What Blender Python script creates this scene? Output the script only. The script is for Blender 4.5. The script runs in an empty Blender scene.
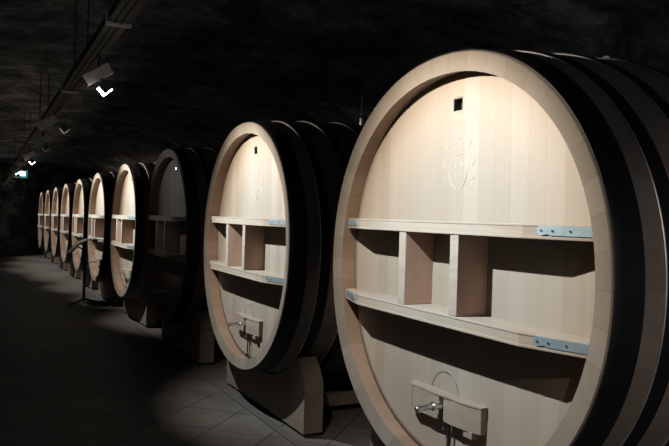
import bpy, bmesh, math, random
from mathutils import Vector, Matrix, noise

random.seed(7)
sc = bpy.context.scene
C = sc.collection
PI = math.pi

# ------------------------------------------------------------------ sizes
N = 2.0928                 # the casks' ends are very slightly squared ovals
S = 2.64                   # spacing of the casks along the row
L = 2.24                   # length of a cask
FLOOR = -1.355             # everything is measured from the centre of the nearest cask's face
NC = 10
BASE = -1.125              # lowest point of a cask belly
OX = L / 2                 # root of a cask sits under its middle


def rho(t):
    c, s = abs(math.cos(t)), abs(math.sin(t))
    return (c ** N + s ** N) ** (-1.0 / N)


def rout(x):
    return 1 + .13 * x - .058 * x * x


def hd(y, z):
    return .132 - .012 * (y * y + z * z) / .82


# ------------------------------------------------------------------ helpers
def link(name, me, parent=None):
    o = bpy.data.objects.new(name, me)
    C.objects.link(o)
    if parent is not None:
        o.parent = parent
    return o


def obj(name, bm, mats, parent=None, off=None, smooth=False, angle=None):
    """one mesh object; off = world position of the local origin"""
    if off is not None:
        bmesh.ops.translate(bm, verts=bm.verts, vec=-Vector(off))
    bmesh.ops.recalc_face_normals(bm, faces=bm.faces)
    me = bpy.data.meshes.new(name)
    bm.to_mesh(me)
    bm.free()
    if not isinstance(mats, (list, tuple)):
        mats = [mats]
    for m in mats:
        me.materials.append(m)
    if smooth:
        for p in me.polygons:
            p.use_smooth = True
    o = link(name, me, parent)
    if smooth and angle:
        md = o.modifiers.new('edges', 'EDGE_SPLIT')
        md.split_angle = math.radians(angle)
    return o


def empty(name, loc, label=None, cat=None, group=None):
    o = bpy.data.objects.new(name, None)
    C.objects.link(o)
    o.location = loc
    o.empty_display_size = .1
    tag(o, label, cat, group)
    return o


def tag(o, label=None, cat=None, group=None, kind=None):
    if label:
        o['label'] = label
    if cat:
        o['category'] = cat
    if group:
        o['group'] = group
    if kind:
        o['kind'] = kind
    return o


def copy_tree(o, parent=None):
    c = o.copy()
    C.objects.link(c)
    if parent is not None:
        c.parent = parent
    for ch in list(o.children):
        copy_tree(ch, c)
    return c


def box(bm, x0, x1, y0, y1, z0, z1, bev=0.0, mat=None):
    r = bmesh.ops.create_cube(bm, size=1.0)
    vs = r['verts']
    for v in vs:
        v.co = Vector(((x0 + x1) / 2 + v.co.x * (x1 - x0), (y0 + y1) / 2 + v.co.y * (y1 - y0), (z0 + z1) / 2 + v.co.z * (z1 - z0)))
    if mat is not None:
        for v in vs:
            v.co = mat @ v.co
    if bev:
        es = list({e for v in vs for e in v.link_edges})
        bmesh.ops.bevel(bm, geom=es, offset=bev, segments=2, profile=.6, affect='EDGES')


def prism(bm, pts, z0, z1, bev=0.0, axis='z'):
    """polygon pts (a, b) extruded between z0 and z1 along axis"""
    def co(a, b, c):
        return (a, b, c) if axis == 'z' else ((c, a, b) if axis == 'x' else (a, c, b))
    lo = [bm.verts.new(co(a, b, z0)) for a, b in pts]
    hi = [bm.verts.new(co(a, b, z1)) for a, b in pts]
    n = len(pts)
    bm.faces.new(lo[::-1])
    top = bm.faces.new(hi)
    for i in range(n):
        bm.faces.new((lo[i], lo[(i + 1) % n], hi[(i + 1) % n], hi[i]))
    if bev:
        es = list({e for v in lo + hi for e in v.link_edges})
        bmesh.ops.bevel(bm, geom=es, offset=bev, segments=2, profile=.6, affect='EDGES')


def tube(bm, pts, r, seg=10, cap=True):
    """a round bar along pts; r a number or one per point"""
    pts = [Vector(p) for p in pts]
    rr = r if isinstance(r, (list, tuple)) else [r] * len(pts)
    rings = []
    prev = None
    for i, p in enumerate(pts):
        d = (pts[min(i + 1, len(pts) - 1)] - pts[max(i - 1, 0)]).normalized()
        if prev is None:
            a = d.orthogonal().normalized()
        else:
            a = (prev - d * prev.dot(d)).normalized()
        prev = a
        b = d.cross(a)
        rings.append([bm.verts.new(p + (a * math.cos(2 * PI * k / seg) + b * math.sin(2 * PI * k / seg)) * rr[i]) for k in range(seg)])
    for i in range(len(rings) - 1):
        for k in range(seg):
            bm.faces.new((rings[i][k], rings[i][(k + 1) % seg], rings[i + 1][(k + 1) % seg], rings[i + 1][k]))
    if cap:
        bm.faces.new(rings[0][::-1])
        bm.faces.new(rings[-1])


def lathe(bm, prof, seg=128, closed=False, mats=None):
    """profile of (x, r) spun about the cask axis with the squared-oval section"""
    rings = []
    for x, r in prof:
        rings.append([bm.verts.new((x, r * rho(t) * math.cos(t), r * rho(t) * math.sin(t))) for t in (2 * PI * k / seg for k in range(seg))])
    m = len(rings)
    for i in range(m if closed else m - 1):
        a, b = rings[i], rings[(i + 1) % m]
        for k in range(seg):
            f = bm.faces.new((a[k], a[(k + 1) % seg], b[(k + 1) % seg], b[k]))
            if mats:
                f.material_index = mats[i]
    return rings


# ------------------------------------------------------------------ materials
DARK = .42                 # the timber is old and dark; the lamps are strong


def dk(c, k=1.0):
    return tuple(v * DARK * k for v in c)


class NT:
    def __init__(self, name):
        self.m = bpy.data.materials.new(name)
        self.m.use_nodes = True
        self.t = self.m.node_tree
        self.b = self.t.nodes['Principled BSDF']

    def n(self, typ, **kw):
        o = self.t.nodes.new(typ)
        for k, v in kw.items():
            if k in o.inputs:
                o.inputs[k].default_value = v
            else:
                setattr(o, k, v)
        return o

    def l(self, a, b):
        self.t.links.new(a, b)

    def math(self, op, a, b=None):
        o = self.n('ShaderNodeMath', operation=op)
        for i, v in enumerate((a, b)):
            if v is None:
                continue
            if isinstance(v, (int, float)):
                o.inputs[i].default_value = v
            else:
                self.l(v, o.inputs[i])
        return o.outputs[0]

    def ramp(self, fac, stops):
        o = self.n('ShaderNodeValToRGB')
        e = o.color_ramp.elements
        while len(e) < len(stops):
            e.new(.5)
        for s, (p, c) in zip(e, stops):
            s.position = p
            s.color = (*c, 1)
        self.l(fac, o.inputs[0])
        return o.outputs[0]

    def mix(self, fac, a, b, typ='MIX'):
        o = self.n('ShaderNodeMixRGB', blend_type=typ)
        for i, v in enumerate((fac, a, b)):
            if isinstance(v, (int, float)):
                o.inputs[i].default_value = v
            elif isinstance(v, tuple):
                o.inputs[i].default_value = (*v, 1)
            else:
                self.l(v, o.inputs[i])
        return o.outputs[0]

    def bump(self, h, strength=.2, dist=.01):
        o = self.n('ShaderNodeBump', Strength=strength, Distance=dist)
        self.l(h, o.inputs['Height'])
        self.l(o.outputs[0], self.b.inputs['Normal'])

    def fin(self, col, rough=.5, metal=0.0, spec=.5):
        if isinstance(col, tuple):
            self.b.inputs['Base Color'].default_value = (*col, 1)
        else:
            self.l(col, self.b.inputs['Base Color'])
        self.b.inputs['Roughness'].default_value = rough
        self.b.inputs['Metallic'].default_value = metal
        self.b.inputs['Specular IOR Level'].default_value = spec
        return self.m


def coords(t):
    tc = t.n('ShaderNodeTexCoord')
    oi = t.n('ShaderNodeObjectInfo')
    sp = t.n('ShaderNodeSeparateXYZ')
    t.l(tc.outputs['Object'], sp.inputs[0])
    return tc, oi, sp


def wood_planks(name, light, dark, width, seam=.75, rough=.55, axis='Y'):
    """boards standing upright side by side, grain along z"""
    t = NT(name)
    tc, oi, sp = coords(t)
    rnd = t.math('MULTIPLY', oi.outputs['Random'], 37.0)
    u = t.math('DIVIDE', sp.outputs[axis], width)
    wob = t.n('ShaderNodeTexNoise', noise_dimensions='1D', Scale=.35)
    t.l(t.math('ADD', u, rnd), wob.inputs['W'])
    u = t.math('ADD', u, t.math('MULTIPLY', wob.outputs['Fac'], .9))
    cell = t.math('FLOOR', u)
    wn = t.n('ShaderNodeTexWhiteNoise', noise_dimensions='1D')
    t.l(t.math('ADD', cell, rnd), wn.inputs['W'])
    mp = t.n('ShaderNodeMapping')
    mp.inputs['Scale'].default_value = (14, 26, .8)
    cmb = t.n('ShaderNodeCombineXYZ')
    t.l(t.math('MULTIPLY', wn.outputs['Value'], 9.0), cmb.inputs['Z'])
    t.l(rnd, cmb.inputs['X'])
    t.l(cmb.outputs[0], mp.inputs['Location'])
    t.l(tc.outputs['Object'], mp.inputs['Vector'])
    gr = t.n('ShaderNodeTexNoise', Scale=1.6, Detail=6.0, Roughness=.6, Distortion=.6)
    t.l(mp.outputs[0], gr.inputs['Vector'])
    f = t.math('ADD', t.math('MULTIPLY', wn.outputs['Value'], .55), t.math('MULTIPLY', gr.outputs['Fac'], .5))
    col = t.ramp(f, [(.15, dk(light)), (.85, dk(dark))])
    fr = t.math('FRACT', u)
    edge = t.math('MINIMUM', fr, t.math('SUBTRACT', 1.0, fr))
    em = t.math('MINIMUM', t.math('DIVIDE', edge, .012), 1.0)
    col = t.mix(em, t.mix(1.0, col, (seam, seam * .95, seam * .9), 'MULTIPLY'), col)
    t.bump(gr.outputs['Fac'], .08, .004)
    return t.fin(col, rough, 0, .35)


def wood_staves(name, light, dark, count, rough=.6, seam=.7, zc=0.0):
    """staves around the cask axis"""
    t = NT(name)
    tc, oi, sp = coords(t)
    rnd = t.math('MULTIPLY', oi.outputs['Random'], 37.0)
    ang = t.math('ARCTAN2', t.math('SUBTRACT', sp.outputs['Z'], zc), sp.outputs['Y'])
    u = t.math('MULTIPLY', t.math('ADD', ang, PI), count / (2 * PI))
    cell = t.math('FLOOR', u)
    wn = t.n('ShaderNodeTexWhiteNoise', noise_dimensions='1D')
    t.l(t.math('ADD', cell, rnd), wn.inputs['W'])
    mp = t.n('ShaderNodeMapping')
    mp.inputs['Scale'].default_value = (1.5, 9, 9)
    t.l(tc.outputs['Object'], mp.inputs['Vector'])
    gr = t.n('ShaderNodeTexNoise', Scale=3.0, Detail=5.0, Roughness=.6)
    t.l(mp.outputs[0], gr.inputs['Vector'])
    f = t.math('ADD', t.math('MULTIPLY', wn.outputs['Value'], .5), t.math('MULTIPLY', gr.outputs['Fac'], .55))
    col = t.ramp(f, [(.15, dk(light)), (.9, dk(dark))])
    fr = t.math('FRACT', u)
    edge = t.math('MINIMUM', fr, t.math('SUBTRACT', 1.0, fr))
    em = t.math('MINIMUM', t.math('DIVIDE', edge, .02), 1.0)
    col = t.mix(em, t.mix(1.0, col, (seam, seam, seam), 'MULTIPLY'), col)
    t.bump(gr.outputs['Fac'], .08, .004)
    return t.fin(col, rough, 0, .3)


def wood_plain(name, light, dark, scale=(3, 3, 3), rough=.55):
    t = NT(name)
    tc, oi, sp = coords(t)
    mp = t.n('ShaderNodeMapping')
    mp.inputs['Scale'].default_value = scale
    cmb = t.n('ShaderNodeCombineXYZ')
    t.l(t.math('MULTIPLY', oi.outputs['Random'], 31.0), cmb.inputs['X'])
    t.l(cmb.outputs[0], mp.inputs['Location'])
    t.l(tc.outputs['Object'], mp.inputs['Vector'])
    gr = t.n('ShaderNodeTexNoise', Scale=2.0, Detail=6.0, Roughness=.6, Distortion=.8)
    t.l(mp.outputs[0], gr.inputs['Vector'])
    col = t.ramp(gr.outputs['Fac'], [(.3, dk(light)), (.72, dk(dark))])
    t.bump(gr.outputs['Fac'], .08, .004)
    return t.fin(col, rough, 0, .35)


def plain(name, col, rough=.5, metal=0.0, spec=.5, var=.15, scale=20.0):
    t = NT(name)
    tc = t.n('ShaderNodeTexCoord')
    ns = t.n('ShaderNodeTexNoise', Scale=scale, Detail=4.0)
    t.l(tc.outputs['Object'], ns.inputs['Vector'])
    a = tuple(c * (1 - var) for c in col)
    b = tuple(c * (1 + var) for c in col)
    return t.fin(t.ramp(ns.outputs['Fac'], [(.3, a), (.7, b)]), rough, metal, spec)


def emit(name, col, strength):
    t = NT(name)
    t.b.inputs['Emission Color'].default_value = (*col, 1)
    t.b.inputs['Emission Strength'].default_value = strength
    return t.fin(tuple(min(1, c) * .8 for c in col), .4)


ZC = -BASE
M = {}
M['head'] = wood_planks('head oak', (.61, .51, .405), (.51, .405, .30), .105)
M['end'] = wood_staves('stave end grain', (.42, .365, .30), (.305, .26, .205), 46, zc=ZC)
M['chime'] = wood_staves('stave inner face', (.52, .35, .25), (.39, .245, .16), 46, zc=ZC)
M['stave'] = wood_staves('weathered stave oak', (.33, .265, .225), (.24, .19, .16), 46, zc=ZC)
M['shelf'] = wood_plain('shelf oak', (.66, .55, .44), (.54, .43, .325), (9, 1.0, 12))
M['divider'] = wood_plain('bounce tinted divider oak', (.95, .60, .42), (.82, .48, .32), (9, 12, 1.0))  # redder than the shelf: warm bounced light put into the side colour
M['crest'] = wood_plain('carved oak', (.66, .54, .425), (.58, .46, .345), (9, 9, 1.0))
M['block'] = wood_plain('tap block oak', (.58, .47, .365), (.45, .345, .25), (6, 1.2, 9))
M['cradle'] = wood_plain('cradle timber', (.40, .335, .27), (.29, .235, .185), (4, 1.0, 9), .7)
M['hoop'] = plain('black painted steel', (.004, .004, .0045), .5, 0.0, .25, .3)
M['edge'] = plain('highlight steel hoop edge', (.42, .42, .42), .4, .85, .5, .2)  # hoop edges made brighter so the highlight arcs show on the cask tops
M['zinc'] = plain('galvanised steel', (.50, .64, .70), .38, .8, .5, .10, 40)
M['screw'] = plain('dark screw steel', (.12, .13, .14), .4, .9)
M['chrome'] = plain('polished chrome', (.75, .75, .74), .30, 1.0, .5, .03)
M['black'] = plain('black metal', (.015, .015, .016), .45, 0.0, .4, .2)
M['dark'] = plain('dark rubber', (.01, .01, .01), .7)
M['grey'] = plain('grey lamp paint', (.42, .39, .36), .5, 0.0, .4, .05)
M['tray'] = plain('dull track steel', (.04, .038, .036), .55, .4, .4, .2)
M['glass'] = plain('cloudy glass', (.35, .37, .38), .2, 0.0, .6, .05)
M['panel'] = plain('printed info panel', (.022, .021, .02), .35)


# ------------------------------------------------------------------ one cask
def make_cask():
    O = Vector((OX, 0, BASE))
    root = empty('wine_cask', O)
    # --- staves, from the front end round the outside to the back and inside again
    bm = bmesh.new()
    prof, mats = [], []
    nx = 28
    prof.append((.020, .914)); mats.append(0)
    prof.append((.004, .994)); mats.append(0)
    for i in range(nx + 1):
        x = .008 + (L - .016) * i / nx
        prof.append((x, rout(x) * .999 if 0 < i < nx else rout(x) - .001)); mats.append(2)
    mats[-1] = 0
    prof.append((L - .004, .994)); mats.append(0)
    prof.append((L - .020, .914)); mats.append(1)
    prof.append((L - .125, .938)); mats.append(1)
    prof.append((L - .30, .97)); mats.append(1)
    prof.append((L / 2, 1.03)); mats.append(1)
    prof.append((.30, .97)); mats.append(1)
    prof.append((.125, .938)); mats.append(1)
    lathe(bm, prof, 160, True, mats)
    obj('stave_body', bm, [M['end'], M['chime'], M['stave']], root, O, True, 30)
    # --- hoops
    for x0, x1 in ((.010, .138), (.232, .312), (.46, .535), (.75, .82), (L - .82, L - .75), (L - .535, L - .46), (L - .322, L - .245), (L - .150, L - .010)):
        bm = bmesh.new()
        th = .0075
        pr = []
        for i in range(5):
            x = x0 + (x1 - x0) * i / 4
            pr.append((x, rout(x) + th))
        pr = [(x0, rout(x0) - .002), (x0, rout(x0) + th * .6)] + [(x0 + .003, pr[0][1])] + pr[1:-1] + [(x1 - .003, pr[-1][1])] + [(x1, rout(x1) + th * .6), (x1, rout(x1) - .002)]
        m = len(pr)
        lathe(bm, pr, 160, True, ([0, 0] if x0 < .05 else [1, 1]) + [0] * (m - 5) + [1, 1, 0])
        obj('hoop', bm, [M['hoop'], M['edge']], root, O, True, 40)
    # --- front head: a hollow dish of upright boards with a square sight hole
    hy0, hy1, hz0, hz1 = -.034, .034, .757, .815
    bm = bmesh.new()
    nr, seg = 26, 128
    c0 = bm.verts.new((hd(0, 0), 0, 0))
    rings = []
    for j in range(1, nr + 1):
        r = .9385 * j / nr
        ring = []
        for k in range(seg):
            t = 2 * PI * k / seg
            y, z = r * rho(t) * math.cos(t), r * rho(t) * math.sin(t)
            ring.append(bm.verts.new((hd(y, z), y, z)))
        rings.append(ring)
    for k in range(seg):
        bm.faces.new((c0, rings[0][k], rings[0][(k + 1) % seg]))
    for j in range(nr - 1):
        for k in range(seg):
            bm.faces.new((rings[j][k], rings[j][(k + 1) % seg], rings[j + 1][(k + 1) % seg], rings[j + 1][k]))
    ret = bmesh.ops.extrude_face_region(bm, geom=list(bm.faces))
    for g in ret['geom']:
        if isinstance(g, bmesh.types.BMVert):
            g.co.x += .055
    head = obj('head', bm, M['head'], root, O, True, 40)
    cb = bmesh.new()
    box(cb, -.2, .5, hy0, hy1, hz0, hz1)
    cut = obj('cutter', cb, M['head'], None, O)
    cut.location = O
    md = head.modifiers.new('hole', 'BOOLEAN')
    md.operation = 'DIFFERENCE'
    md.object = cut
    md.solver = 'EXACT'
    bpy.context.view_layer.update()
    dg = bpy.context.evaluated_depsgraph_get()
    me = bpy.data.meshes.new_from_object(head.evaluated_get(dg))
    head.modifiers.clear()
    old = head.data
    head.data = me
    bpy.data.objects.remove(cut)
    bpy.data.meshes.remove(old)
    me.name = 'head'
    bm = bmesh.new()
    xh = hd(0, .786)
    for (a0, a1, b0, b1) in ((hy0, hy0 + .003, hz0, hz1), (hy1 - .003, hy1, hz0, hz1), (hy0, hy1, hz0, hz0 + .003), (hy0, hy1, hz1 - .003, hz1)):
        box(bm, xh + .004, xh + .05, a0, a1, b0, b1)
    box(bm, xh + .045, xh + .052, hy0, hy1, hz0, hz1)
    obj('hole_liner', bm, M['dark'], head, O)
    # --- back head
    bm = bmesh.new()
    rr = lathe(bm, [(L - .125, .939), (L - .17, .939)], 96)
    bm.faces.new(rr[0]); bm.faces.new(rr[1])
    obj('back_head', bm, M['head'], root, O)
    # --- carved crest on the head
    bm = bmesh.new()

    def stroke(pts, r=.006):
        P = []
        for (py, pz) in pts:
            P.append((hd(py, pz) + r * .55, py, pz))
        # smooth the polyline
        Q = []
        for i in range(len(P) - 1):
            for s in range(4):
                t = s / 4
                p0, p1, p2, p3 = P[max(i - 1, 0)], P[i], P[i + 1], P[min(i + 2, len(P) - 1)]
                Q.append(tuple(.5 * (2 * b + (c - a) * t + (2 * a - 5 * b + 4 * c - d) * t * t + (3 * b - a - 3 * c + d) * t ** 3) for a, b, c, d in zip(p0, p1, p2, p3)))
        Q.append(P[-1])
        m = len(Q)
        tube(bm, Q, [r * (.35 + .65 * math.sin(PI * (i + .5) / m)) for i in range(m)], 6)

    # shield
    stroke([(.055, .545), (.062, .50), (.060, .45), (.045, .41), (.012, .385), (-.012, .375)], .007)
    stroke([(-.065, .545), (-.072, .50), (-.068, .45), (-.052, .41), (-.028, .385), (-.012, .375)], .009)
    stroke([(.055, .545), (.02, .552), (-.005, .548), (-.035, .552), (-.065, .545)], .005)
    # helmet and crown over it
    stroke([(.018, .56), (.022, .59), (.0, .61), (-.024, .592), (-.022, .56)], .007)
    stroke([(.03, .615), (.02, .64), (.008, .62), (-.006, .648), (-.018, .62), (-.03, .638), (-.036, .612)], .006)
    # scrolled leaves left and right
    stroke([(.04, .56), (.075, .575), (.095, .60), (.078, .615), (.066, .598)], .006)
    stroke([(.052, .535), (.088, .54), (.105, .51), (.09, .49), (.08, .505)], .006)
    stroke([(.075, .48), (.10, .465), (.105, .435), (.085, .425)], .006)
    stroke([(-.045, .56), (-.08, .578), (-.10, .605), (-.084, .622), (-.07, .60)], .006)
    stroke([(-.06, .535), (-.10, .545), (-.125, .52), (-.108, .495), (-.095, .51)], .007)
    stroke([(-.085, .48), (-.115, .47), (-.125, .44), (-.10, .425), (-.09, .44)], .007)
    stroke([(-.078, .42), (-.105, .41), (-.112, .39), (-.095, .38)], .006)
    # charge on the shield
    stroke([(.03, .52), (.012, .49), (.02, .46), (.0, .43)], .005)
    stroke([(-.02, .53), (-.035, .50), (-.025, .47), (-.04, .44)], .005)
    crest = obj('carved_crest', bm, M['crest'], head, O, True)

    # --- the two cross bars (shelves) with galvanised end brackets
    tilt = .008

    def shelf(zb, zt, name):
        bm = bmesh.new()

        def plan(inset):
            pts = [(.040 + inset, .889), (-.038 + inset, .615), (-.038 + inset, -.615), (.040 + inset, -.889)]
            zm = (zb + zt) / 2
            for i in range(13):
                y = -.889 + 1.778 * i / 12
                pts.append((hd(y, zm) + .012, y))
            return pts
        zs, zl = zb + .22 * (zt - zb), zb + .84 * (zt - zb)
        prism(bm, plan(-.003), zb, zs - .001, .0025)
        prism(bm, plan(.001), zs - .0015, zl, .002)
        prism(bm, plan(-.001), zl - .0005, zt, .0025)
        rot = Matrix.Rotation(tilt, 4, 'X')
        bmesh.ops.transform(bm, matrix=rot, verts=bm.verts)
        sh = obj(name, bm, M['shelf'], root, O)
        for sgn in (-1, 1):
            bm = bmesh.new()
            b = Vector((.040, sgn * .889, 0))
            z0, z1 = zs + .002, zt - .004
            lo, hi = [], []
            # lies on the slanted front face
            f0 = Vector((-.038, sgn * .615, 0))
            dd = (b - f0).normalized()
            n2 = Vector((-dd.y * sgn, dd.x * sgn, 0)).normalized()
            if n2.x > 0:
                n2 = -n2
            ln = (b - f0).length - .004
            s0 = .065
            pts = [(s0, z0 + .010), (s0 + .012, z0), (s0 + .04, z0 + .006), (s0 + .055, z0 + .001), (ln, z0 + .001), (ln, z1), (s0 + .008, z1), (s0, z1 - .008)]
            for s, z in pts:
                q = f0 + dd * s
                lo.append(bm.verts.new((q.x, q.y, z)))
                q2 = q + n2 * .0045
                hi.append(bm.verts.new((q2.x, q2.y, z)))
            bm.faces.new(lo); bm.faces.new(hi)
            for i in range(len(pts)):
                j = (i + 1) % len(pts)
                bm.faces.new((lo[i], lo[j], hi[j], hi[i]))
            for f in bm.faces:
                f.material_index = 0
            for s in (s0 + .015, s0 + .06, s0 + .13):
                q = f0 + dd * s + n2 * .0042
                zc = (z0 + z1) / 2
                n0 = len(bm.faces)
                tube(bm, [(q.x, q.y, zc), (q.x + n2.x * .003, q.y + n2.y * .003, zc)], 0.004, 10)
                for f in list(bm.faces)[n0:]:
                    f.material_index = 1
            bmesh.ops.transform(bm, matrix=rot, verts=bm.verts)
            br = obj('bracket', bm, [M['zinc'], M['screw']], sh, O)
            br['label'] = 'galvanised steel end bracket with dark screws'
        return sh
    shelf(.172, .228, 'upper_crossbar')
    shelf(-.243, -.187, 'lower_crossbar')
    # --- two upright dividers between them
    for yc in (.202, -.202):
        bm = bmesh.new()
        xb = hd(yc, 0) + .012
        prism(bm, [(-.036, yc - .029), (-.036, yc + .029), (xb, yc + .029), (xb, yc - .029)], -.187 + yc * tilt, .172 + yc * tilt, .004)
        bm.faces.ensure_lookup_table()
        for fc in bm.faces:
            if fc.calc_center_median().x < -.030:
                fc.material_index = 1        # front face in shelf wood, without the bounce tint of the sides
        obj('divider', bm, [M['divider'], M['shelf']], root, O)
    # --- tap block low on the head
    zt, zb = -.598, -.712
    bm = bmesh.new()
    # back plate following the head
    pts = [(.082, .235), (.080, .015), (.060, .005), (.060, -.262)]
    xs = [(hd(y, -.65) + .012, y) for y in (-.262, -.13, 0, .13, .235, .262)]
    # left wing with a shallow hollow
    left = [(.135, .282), (.085, .262), (.066, .215), (.072, .15), (.066, .08), (.068, .012), (.135, .012)]
    prism(bm, left, zb, zt, .003)
    right = [(.135, -.022), (.070, -.022), (.074, -.06), (.066, -.11), (.074, -.18), (.092, -.262), (.135, -.266)]
    prism(bm, right, zb, zt, .003)
    cap = [(.135, .292), (.083, .268), (.064, .218), (.070, .15), (.064, .08), (.064, -.022), (.071, -.06), (.064, -.11), (.071, -.18), (.090, -.264), (.135, -.270)]
    prism(bm, cap, zt + .0002, zt + .008, .0015)
    # bracket tongues hanging from the underside
    prism(bm, [(.075, .0), (.075, -.02), (.12, -.02), (.12, .0)], zb - .045, zb + .002, .003)
    prism(bm, [(.078, -.16), (.078, -.22), (.12, -.22), (.12, -.16)], zb - .03, zb + .002, .003)
    blk = obj('tap_block', bm, M['block'], root, O)
    bm = bmesh.new()
    tube(bm, [(.115, -.003, -.650), (.03, -.003, -.642)], .014, 14)
    tube(bm, [(.032, -.003, -.642), (.022, -.003, -.641)], .020, 16)
    tube(bm, [(.024, -.003, -.641), (-.045, -.003, -.646), (-.050, -.003, -.647)], [.0125, .0125, .0125], 14)
    tube(bm, [(-.048, -.003, -.647), (-.066, -.003, -.648), (-.071, -.003, -.649)], [.0165, .0165, .011], 16)
    t = obj('tap', bm, M['chrome'], blk, O, True, 40)
    t['label'] = 'short chrome tap'
    bm = bmesh.new()
    tube(bm, [(.085, -.045, zb + .004), (.085, -.045, -.80), (.080, -.045, -.900)], .006, 8)
    tube(bm, [(.080, -.045, -.886), (.080, -.045, -.908)], .011, 10)
    obj('drain_rod', bm, M['black'], blk, O, True, 40)
    bm = bmesh.new()
    yc, zc, rr_ = .038, -.598, .102
    pts = []
    for i in range(25):
        a = PI * i / 24
        y, z = yc + rr_ * math.cos(a), zc + rr_ * 1.0 * math.sin(a)
        pts.append((hd(y, z) - .004, y, z))
    tube(bm, pts, .0010, 6)
    obj('wire_loop', bm, M['screw'], blk, O, True)
    # --- bung on top of the belly
    bm = bmesh.new()
    zt = rout(L / 2)
    tube(bm, [(L / 2, 0, zt - .02), (L / 2, 0, zt + .080)], .022, 16)
    tube(bm, [(L / 2, 0, zt + .076), (L / 2, 0, zt + .086), (L / 2, 0, zt + .096)], [.040, .052, .040], 20)
    obj('bung', bm, M['chrome'], root, O, True, 40)
    return root


# ------------------------------------------------------------------ one cradle
def make_cradle():
    O = Vector((.30, 0, FLOOR))
    root = empty('cask_cradle', O)

    def bolster(x0, x1, name):
        bm = bmesh.new()
        ra = rout(x1 if x1 < 1 else x0) + .006
        zb = FLOOR + .028
        pts = [(-.862, zb), (.862, zb), (.862, -1.02), (.845, -.94), (.79, -.865), (.72, -.800)]
        arc = []
        for i in range(41):
            t = math.radians(-50 - 80 * i / 40)
            r = ra * rho(t)
            arc.append((r * math.cos(t), r * math.sin(t)))
        pts += arc
        pts += [(-.72, -.800), (-.79, -.865), (-.845, -.94), (-.862, -1.02)]
        prism(bm, pts, x0, x1, 0, 'x')
        b = obj(name, bm, M['cradle'], root, O)
        bm = bmesh.new()
        bm.free()
        for yc in (-.80, 0, .80):
            bm = bmesh.new()
            box(bm, x0 + .02, x1 - .02, yc - .05, yc + .05, FLOOR, FLOOR + .029)
            obj('foot', bm, M['dark'], b, O)
    bolster(.222, .375, 'front_bolster')
    bolster(L - .375, L - .222, 'rear_bolster')
    for s in (-1, 1):
        bm = bmesh.new()
        box(bm, .37, L - .37, s * .30 - .05, s * .30 + .05, FLOOR + .05, FLOOR + .15, .006)
        obj('rail', bm, M['cradle'], root, O)
    return root


CASK_LABELS = [
    'nearest and largest oak cask, cut off by the right edge of the photo',
    'brightly lit oak cask between the largest cask and the unlit dark one',
    'unlit dark oak cask, third from the camera, its whole face in shadow',
    'brightly lit oak cask just beyond the unlit dark one, fourth from the camera',
    'fifth oak cask from the camera, with the feet of the black stand before it',
    'sixth oak cask from the camera, behind the pole of the black stand',
    'seventh oak cask from the camera, just left of the tilted panel of the stand',
    'eighth oak cask from the camera, a slim lit oval in the distance',
    'ninth oak cask from the camera, last but one of the row',
    'farthest and smallest oak cask, at the left end of the row',
]
CRADLE_LABELS = [
    'timber cradle under the nearest and largest cask',
    'timber cradle under the second cask, its front marked by a round shadow',
    'dark timber cradle under the unlit third cask',
    'timber cradle under the lit cask beyond the dark one',
    'timber cradle under the fifth cask, behind the feet of the black stand',
    'timber cradle under the sixth cask, beyond the black stand',
    'timber cradle under the seventh cask from the camera',
    'timber cradle under the eighth cask from the camera',
    'timber cradle under the last cask but one',
    'timber cradle under the farthest cask of the row',
]
cask0 = make_cask()
cradle0 = make_cradle()
for k in range(NC):
    c = cask0 if k == 0 else copy_tree(cask0)
    c.scale = (1, 1, 1)
    c.location = (OX, S * k + {0: .010, 1: .040}.get(k, 0), BASE)
    if k == 0:
        c.scale = (1, 1.014, 1)          # a touch wider than its neighbours
    tag(c, CASK_LABELS[k], 'wine cask', 'oak casks in a row along the cellar')
    d = cradle0 if k == 0 else copy_tree(cradle0)
    d.location = (.30, c.location.y, FLOOR)
    d.scale = tuple(c.scale)
    tag(d, CRADLE_LABELS[k], 'cradle', 'timber cradles under the casks')
    if k == 1:                       # only this one has a tall glass on its bung
        O = Vector((OX, 0, BASE))
        bm = bmesh.new()
        zt = rout(L / 2) + .094
        tube(bm, [(L / 2, 0, zt), (L / 2, 0, zt + .03), (L / 2, 0, zt + .05), (L / 2, 0, zt + .19)], [.02, .02, .009, .009], 12)
        obj('airlock_tube', bm, M['glass'], c, O, True, 40)
    if k == 2:                       # small glowing ball added to make the bright dot in this sight hole
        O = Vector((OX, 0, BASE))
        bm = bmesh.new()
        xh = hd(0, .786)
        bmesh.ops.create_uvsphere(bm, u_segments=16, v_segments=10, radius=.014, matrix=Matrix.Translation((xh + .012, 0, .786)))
        o = obj('sight_glow', bm, emit('tiny glowing dot', (1, 1, .95), 3.0), c, O, True)
        o['label'] = 'tiny bright point in the sight hole'

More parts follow.
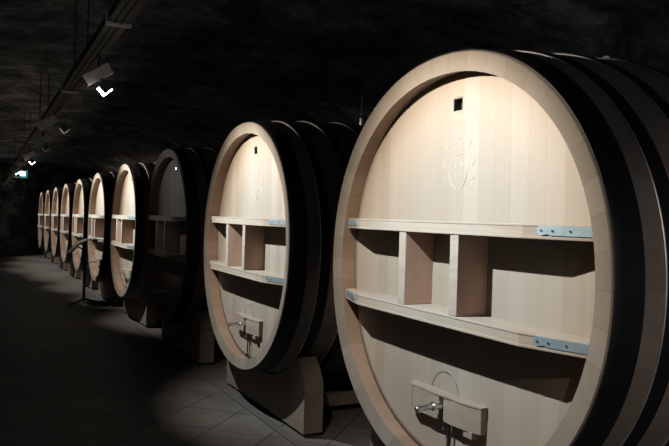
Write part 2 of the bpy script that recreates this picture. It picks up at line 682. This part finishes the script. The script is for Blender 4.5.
# ------------------------------------------------------------------ lighting track and spot lamps
TX, TZ = -1.15, 1.42
CEIL = 2.02
bm = bmesh.new()
y0, y1 = -6.0, 26.0
box(bm, TX - .062, TX + .062, y0, y1, TZ - .012, TZ, .003)
for s in (-1, 1):
    box(bm, TX + s * .062 - .004, TX + s * .062 + .004, y0, y1, TZ - .012, TZ + .045)
for s in (-.02, .02):
    box(bm, TX + s - .006, TX + s + .006, y0, y1, TZ - .018, TZ - .012)
troot = empty('lighting_track', (TX, 10, TZ), 'long dull steel lighting track hung along the cellar roof', 'track')
obj('tray', bm, M['tray'], troot, (TX, 10, TZ))
for i in range(8):
    y = -4.2 + 3.9 * i
    bm = bmesh.new()
    for s in (-.05, .05):
        tube(bm, [(TX + s, y, TZ + .04), (TX + s, y, CEIL + .4)], .006, 8)
    obj('hanger', bm, M['tray'], troot, (TX, 10, TZ))
for i in range(9):
    y = -1.2 + 2.64 * i + .35
    bm = bmesh.new()
    box(bm, TX - .078, TX + .078, y - .02, y + .02, TZ - .03, TZ + .05, .003)
    obj('clamp', bm, M['grey'], troot, (TX, 10, TZ))

LX, LZ = -1.10, 1.13
POWER = [128, 136, 6.0, 160, 155, 150, 120, 110, 100, 95, 62]
SPREAD = [91, 87, 74, 86, 86, 100, 110, 124, 120, 104, 112]
AIM = [.06, .12, .60, .28, .25, .22, .2, .1, .1, .1, .05]
SHIFT = [0, -.05, 0, -.22, 0, -.22, -.2, -.2, -.2, -.2, 0]
GLOW = [3, 9, .06, .01, 6, .02, .02, .02, .02, .02, 3]
LAMP_LABELS = [
    'spot lamp on the track above the nearest cask',
    'bright spot lamp below a tilted grey box, nearest lamp in the photo',
    'dim spot lamp below a tilted grey box, aimed at the dark cask',
    'spot lamp on the track turned to the fourth cask',
    'bright distant spot lamp just above the pale green exit light',
    'distant spot lamp turned to the sixth cask',
    'distant spot lamp turned to the seventh cask',
    'distant spot lamp turned to the eighth cask',
    'distant spot lamp turned to the ninth cask',
    'spot lamp at the far end, turned to the last cask',
    'added unseen spot lamp lighting the near side of the nearest cask',
]


def make_lamp(k, y):
    root = empty('spot_lamp', (TX, y, TZ - .03), LAMP_LABELS[k], 'lamp', 'spot lamps along the lighting track')
    O = root.location.copy()
    bx, bz = (-.13, -.05) if k == 2 else (0, 0)
    # grey driver box, tilted square to the beam
    bm = bmesh.new()
    a = math.radians(33)
    mat = Matrix.Translation((-1.145 + bx, y + .06, 1.245 + bz)) @ Matrix.Rotation(-a, 4, 'Y')
    box(bm, -.105, .105, -.03, .03, -.042, .042, .004, mat)
    obj('driver_box', bm, M['grey'], root, O)
    bm = bmesh.new()
    tube(bm, [(TX + .02, y + .06, TZ - .035), (TX + .005 + bx, y + .06, 1.24 + bz)], .010, 10)
    tube(bm, [(-1.13 + bx, y + .06, 1.24 + bz), (-1.10, y, 1.18)], .008, 10)
    obj('arm', bm, M['black'], root, O, True, 40)
    # diamond-set lamp head with its glowing opening along the two lower sides
    bm = bmesh.new()
    mat = Matrix.Translation((LX, y, LZ + .012)) @ Matrix.Rotation(math.radians(47), 4, 'Y')
    box(bm, -.034, .034, -.045, .045, -.034, .034, .003, mat)
    head = obj('lamp_head', bm, M['black'], root, O)
    bm = bmesh.new()
    box(bm, .0345, .042, -.032, .032, -.030, .030, .002, mat)
    box(bm, -.030, .042, -.032, .032, -.042, -.0345, .002, mat)
    lens = obj('lens', bm, emit('lamp lens %d' % k, (1, .93, .84), GLOW[k]), head, O)
    ld = bpy.data.lights.new('spot_beam', 'SPOT')
    ld.energy = POWER[k]
    ld.color = (1.0, 1.0, 1.0)
    ld.spot_size = math.radians(SPREAD[k])
    ld.spot_blend = .68
    # the beam is whiter in its middle and warmer towards its rim
    ld.use_nodes = True
    nt = ld.node_tree
    em = nt.nodes['Emission']
    tcn = nt.nodes.new('ShaderNodeTexCoord')
    sx = nt.nodes.new('ShaderNodeSeparateXYZ')
    ab = nt.nodes.new('ShaderNodeMath')
    ab.operation = 'ABSOLUTE'
    rp = nt.nodes.new('ShaderNodeValToRGB')
    e = rp.color_ramp.elements
    e[0].position, e[0].color = .80, (1.0, .87, .72, 1)
    e[1].position, e[1].color = .97, (.90, 1.02, 1.10, 1)
    nt.links.new(tcn.outputs['Normal'], sx.inputs[0])
    nt.links.new(sx.outputs['Z'], ab.inputs[0])
    nt.links.new(ab.outputs[0], rp.inputs[0])
    nt.links.new(rp.outputs[0], em.inputs['Color'])
    ld.shadow_soft_size = .012
    lo = bpy.data.objects.new('spot_beam', ld)
    C.objects.link(lo)
    p = Vector((LX + .060, y, LZ - .085))
    aim = Vector((.12, y, AIM[k]))
    lo.rotation_euler = (aim - p).to_track_quat('-Z', 'Y').to_euler()
    lo.location = p - O
    lo.parent = root


for k in range(NC):
    make_lamp(k, S * k + SHIFT[k])
make_lamp(10, -S)  # extra lamp out of view, added to brighten the nearest cask's side

# ------------------------------------------------------------------ info stand
O = Vector((-.15, 10.2, FLOOR))
st = empty('info_stand', O, 'black stand with a tilted reading panel before the fifth cask', 'stand')
bm = bmesh.new()
tube(bm, [(-.21, 10.2, FLOOR + .03), (-.21, 10.2, -.40)], .024, 12)
tube(bm, [(-.21, 10.2, -.75), (-.21, 10.2, -.72)], .034, 12)
obj('pole', bm, M['black'], st, O, True, 40)
for dx, dy in ((-.28, -.30), (.02, .42), (.395, -.25)):
    bm = bmesh.new()
    q = []
    for i in range(7):
        t = i / 6
        q.append((-.21 + dx * t, 10.2 + dy * t, FLOOR + .016 + .055 * (1 - t) ** 2))
    tube(bm, q, [.022 - .006 * i / 6 for i in range(7)], 8)
    obj('leg', bm, M['black'], st, O, True)
bm = bmesh.new()
prof = [(-.50, -.47), (-.32, -.27), (-.20, -.218), (-.02, -.20), (-.02, -.212), (-.19, -.230), (-.31, -.287), (-.49, -.485)]
prism(bm, prof, 9.95, 10.45, 0, 'y')
pnl = obj('panel', bm, M['panel'], st, O)
bm = bmesh.new()
tube(bm, [(-.21, 10.2, -.41), (-.23, 10.2, -.255)], .02, 10)
tube(bm, [(-.21, 10.2, -.41), (-.36, 10.2, -.345)], .014, 10)
obj('neck', bm, M['black'], st, O, True)

# ------------------------------------------------------------------ emergency exit light at the far end
O = Vector((-.70, 23.6, 1.60))
ex = empty('exit_light', O, 'pale green lit exit light hanging at the far end of the cellar', 'exit sign')
bm = bmesh.new()
box(bm, -.98, -.46, 23.56, 23.68, 1.47, 1.75, .01)
obj('housing', bm, emit('exit light housing', (.25, .62, .70), .07), ex, O)
bm = bmesh.new()
box(bm, -.92, -.54, 23.545, 23.562, 1.545, 1.70, .01)
obj('lit_panel', bm, emit('exit light glow', (.42, .92, 1.0), 2.2), ex, O)
bm = bmesh.new()
tube(bm, [(-.83, 23.62, 1.745), (-.58, 23.62, 1.98), (-.50, 23.62, 2.5)], .014, 8)
obj('bracket_arm', bm, M['grey'], ex, O, True)

# ------------------------------------------------------------------ setting: floor, kerb, rock vault
t = NT('dark stone floor tiles')
tc = t.n('ShaderNodeTexCoord')
mp = t.n('ShaderNodeMapping')
mp.inputs['Rotation'].default_value = (0, 0, math.radians(45))
t.l(tc.outputs['Object'], mp.inputs['Vector'])
br = t.n('ShaderNodeTexBrick', Scale=1.0)
br.offset = .0
br.inputs['Color1'].default_value = (.085, .082, .079, 1)
br.inputs['Color2'].default_value = (.062, .060, .058, 1)
br.inputs['Mortar'].default_value = (.03, .03, .03, 1)
br.inputs['Brick Width'].default_value = .46
br.inputs['Row Height'].default_value = .46
br.inputs['Mortar Size'].default_value = .007
t.l(mp.outputs[0], br.inputs['Vector'])
ns = t.n('ShaderNodeTexNoise', Scale=3.0, Detail=6.0, Roughness=.7)
t.l(tc.outputs['Object'], ns.inputs['Vector'])
col = t.mix(.75, br.outputs['Color'], t.ramp(ns.outputs['Fac'], [(.3, (.55, .55, .55)), (.75, (1.3, 1.28, 1.25))]), 'MULTIPLY')
t.bump(br.outputs['Fac'], .25, -.004)
FL = t.fin(col, .62, 0, .35)
bm = bmesh.new()
box(bm, -5.2, 3.6, -6.5, 27, FLOOR - .1, FLOOR)
tag(obj('floor', bm, FL), kind='structure')
bm = bmesh.new()
box(bm, .10, .16, -4, 26, FLOOR - .02, FLOOR + .012, .004)
tag(obj('trim_1', bm, plain('kerb stone', (.05, .048, .046), .7)), kind='structure')

t = NT('dark cellar rock')
tc = t.n('ShaderNodeTexCoord')
n1 = t.n('ShaderNodeTexNoise', Scale=1.7, Detail=9.0, Roughness=.68, Distortion=.6)
t.l(tc.outputs['Object'], n1.inputs['Vector'])
n2 = t.n('ShaderNodeTexNoise', Scale=7.0, Detail=6.0, Roughness=.7)
t.l(tc.outputs['Object'], n2.inputs['Vector'])
col = t.ramp(t.math('ADD', t.math('MULTIPLY', n1.outputs['Fac'], .7), t.math('MULTIPLY', n2.outputs['Fac'], .3)),
             [(.38, (.04, .04, .04)), (.52, (.20, .197, .192)), (.66, (.52, .51, .50))])
t.bump(n2.outputs['Fac'], .8, .05)
ROCK = t.fin(col, .85, 0, .2)


def rock_sheet(name, prof, ya, yb, ny, amp, seed):
    """profile (x, z) drawn along y, roughened outward"""
    bm = bmesh.new()
    P = [Vector((a, 0, b)) for a, b in prof]
    fine = []
    for i in range(len(P) - 1):
        n = max(2, int((P[i + 1] - P[i]).length / .12))
        for s in range(n):
            fine.append(P[i].lerp(P[i + 1], s / n))
    fine.append(P[-1])
    rows = []
    for j in range(ny + 1):
        y = ya + (yb - ya) * j / ny
        row = []
        for i, p in enumerate(fine):
            a, b = fine[max(i - 1, 0)], fine[min(i + 1, len(fine) - 1)]
            d = (b - a).normalized()
            nr = Vector((-d.z, 0, d.x))
            v = Vector((p.x, y, p.z))
            h = noise.fractal(v * .8 + Vector((seed, 0, 0)), 1.0, 2.0, 4) * amp + abs(noise.noise(v * 2.3 + Vector((0, seed, 0)))) * amp * .6
            row.append(bm.verts.new(v + nr * h))
        rows.append(row)
    for j in range(ny):
        for i in range(len(fine) - 1):
            bm.faces.new((rows[j][i], rows[j][i + 1], rows[j + 1][i + 1], rows[j + 1][i]))
    o = obj(name, bm, ROCK)
    return tag(o, kind='structure')


rock_sheet('wall_right', [(2.95, FLOOR - .1), (2.95, .2), (2.75, 1.35)], -6.5, 27, 190, .10, 3)
rock_sheet('ceiling', [(2.75, 1.35), (2.3, 1.72), (1.5, 1.95), (.2, CEIL + .12), (-1.5, CEIL + .16), (-3.0, 1.95), (-4.2, 1.5), (-4.6, 1.1)], -6.5, 27, 190, .10, 9)
rock_sheet('wall_left', [(-4.6, 1.1), (-4.8, .2), (-4.8, FLOOR - .1)], -6.5, 27, 120, .10, 5)
bm = bmesh.new()
nx_, nz_ = 60, 30
g = [[bm.verts.new((-5.2 + 8.4 * i / nx_, 26.5 + .2 * noise.fractal(Vector((i * .11, 4, j * .11)), 1.0, 2.0, 4), FLOOR - .1 + 3.9 * j / nz_)) for i in range(nx_ + 1)] for j in range(nz_ + 1)]
for j in range(nz_):
    for i in range(nx_):
        bm.faces.new((g[j][i], g[j][i + 1], g[j + 1][i + 1], g[j + 1][i]))
tag(obj('wall_back', bm, ROCK), kind='structure')

# ------------------------------------------------------------------ world, camera
w = bpy.data.worlds.new('World')
sc.world = w
w.use_nodes = True
w.node_tree.nodes['Background'].inputs[0].default_value = (.8, .9, 1.0, 1)
w.node_tree.nodes['Background'].inputs[1].default_value = .19

f, yaw, pit, rol = 673.1144, .4833, 0.0, .0292
F = Vector((math.sin(yaw) * math.cos(pit), math.cos(yaw) * math.cos(pit), math.sin(pit)))
R = F.cross(Vector((0, 0, 1))).normalized()
U = R.cross(F)
R2 = R * math.cos(rol) + U * math.sin(rol)
U2 = -R * math.sin(rol) + U * math.cos(rol)
cd = bpy.data.cameras.new('Camera')
cd.sensor_fit = 'HORIZONTAL'
cd.sensor_width = 36
cd.lens = f / 669 * 36
cd.clip_end = 200
cam = bpy.data.objects.new('Camera', cd)
C.objects.link(cam)
mw = Matrix((R2, U2, -F)).transposed().to_4x4()
mw.translation = Vector((-1.8745, -2.5646, .2048))
cam.matrix_world = mw
sc.camera = cam

sc.view_settings.view_transform = 'Standard'
sc.view_settings.look = 'None'
sc.view_settings.gamma = 1
sc.view_settings.exposure = 1.25
sc.view_settings.use_curve_mapping = False
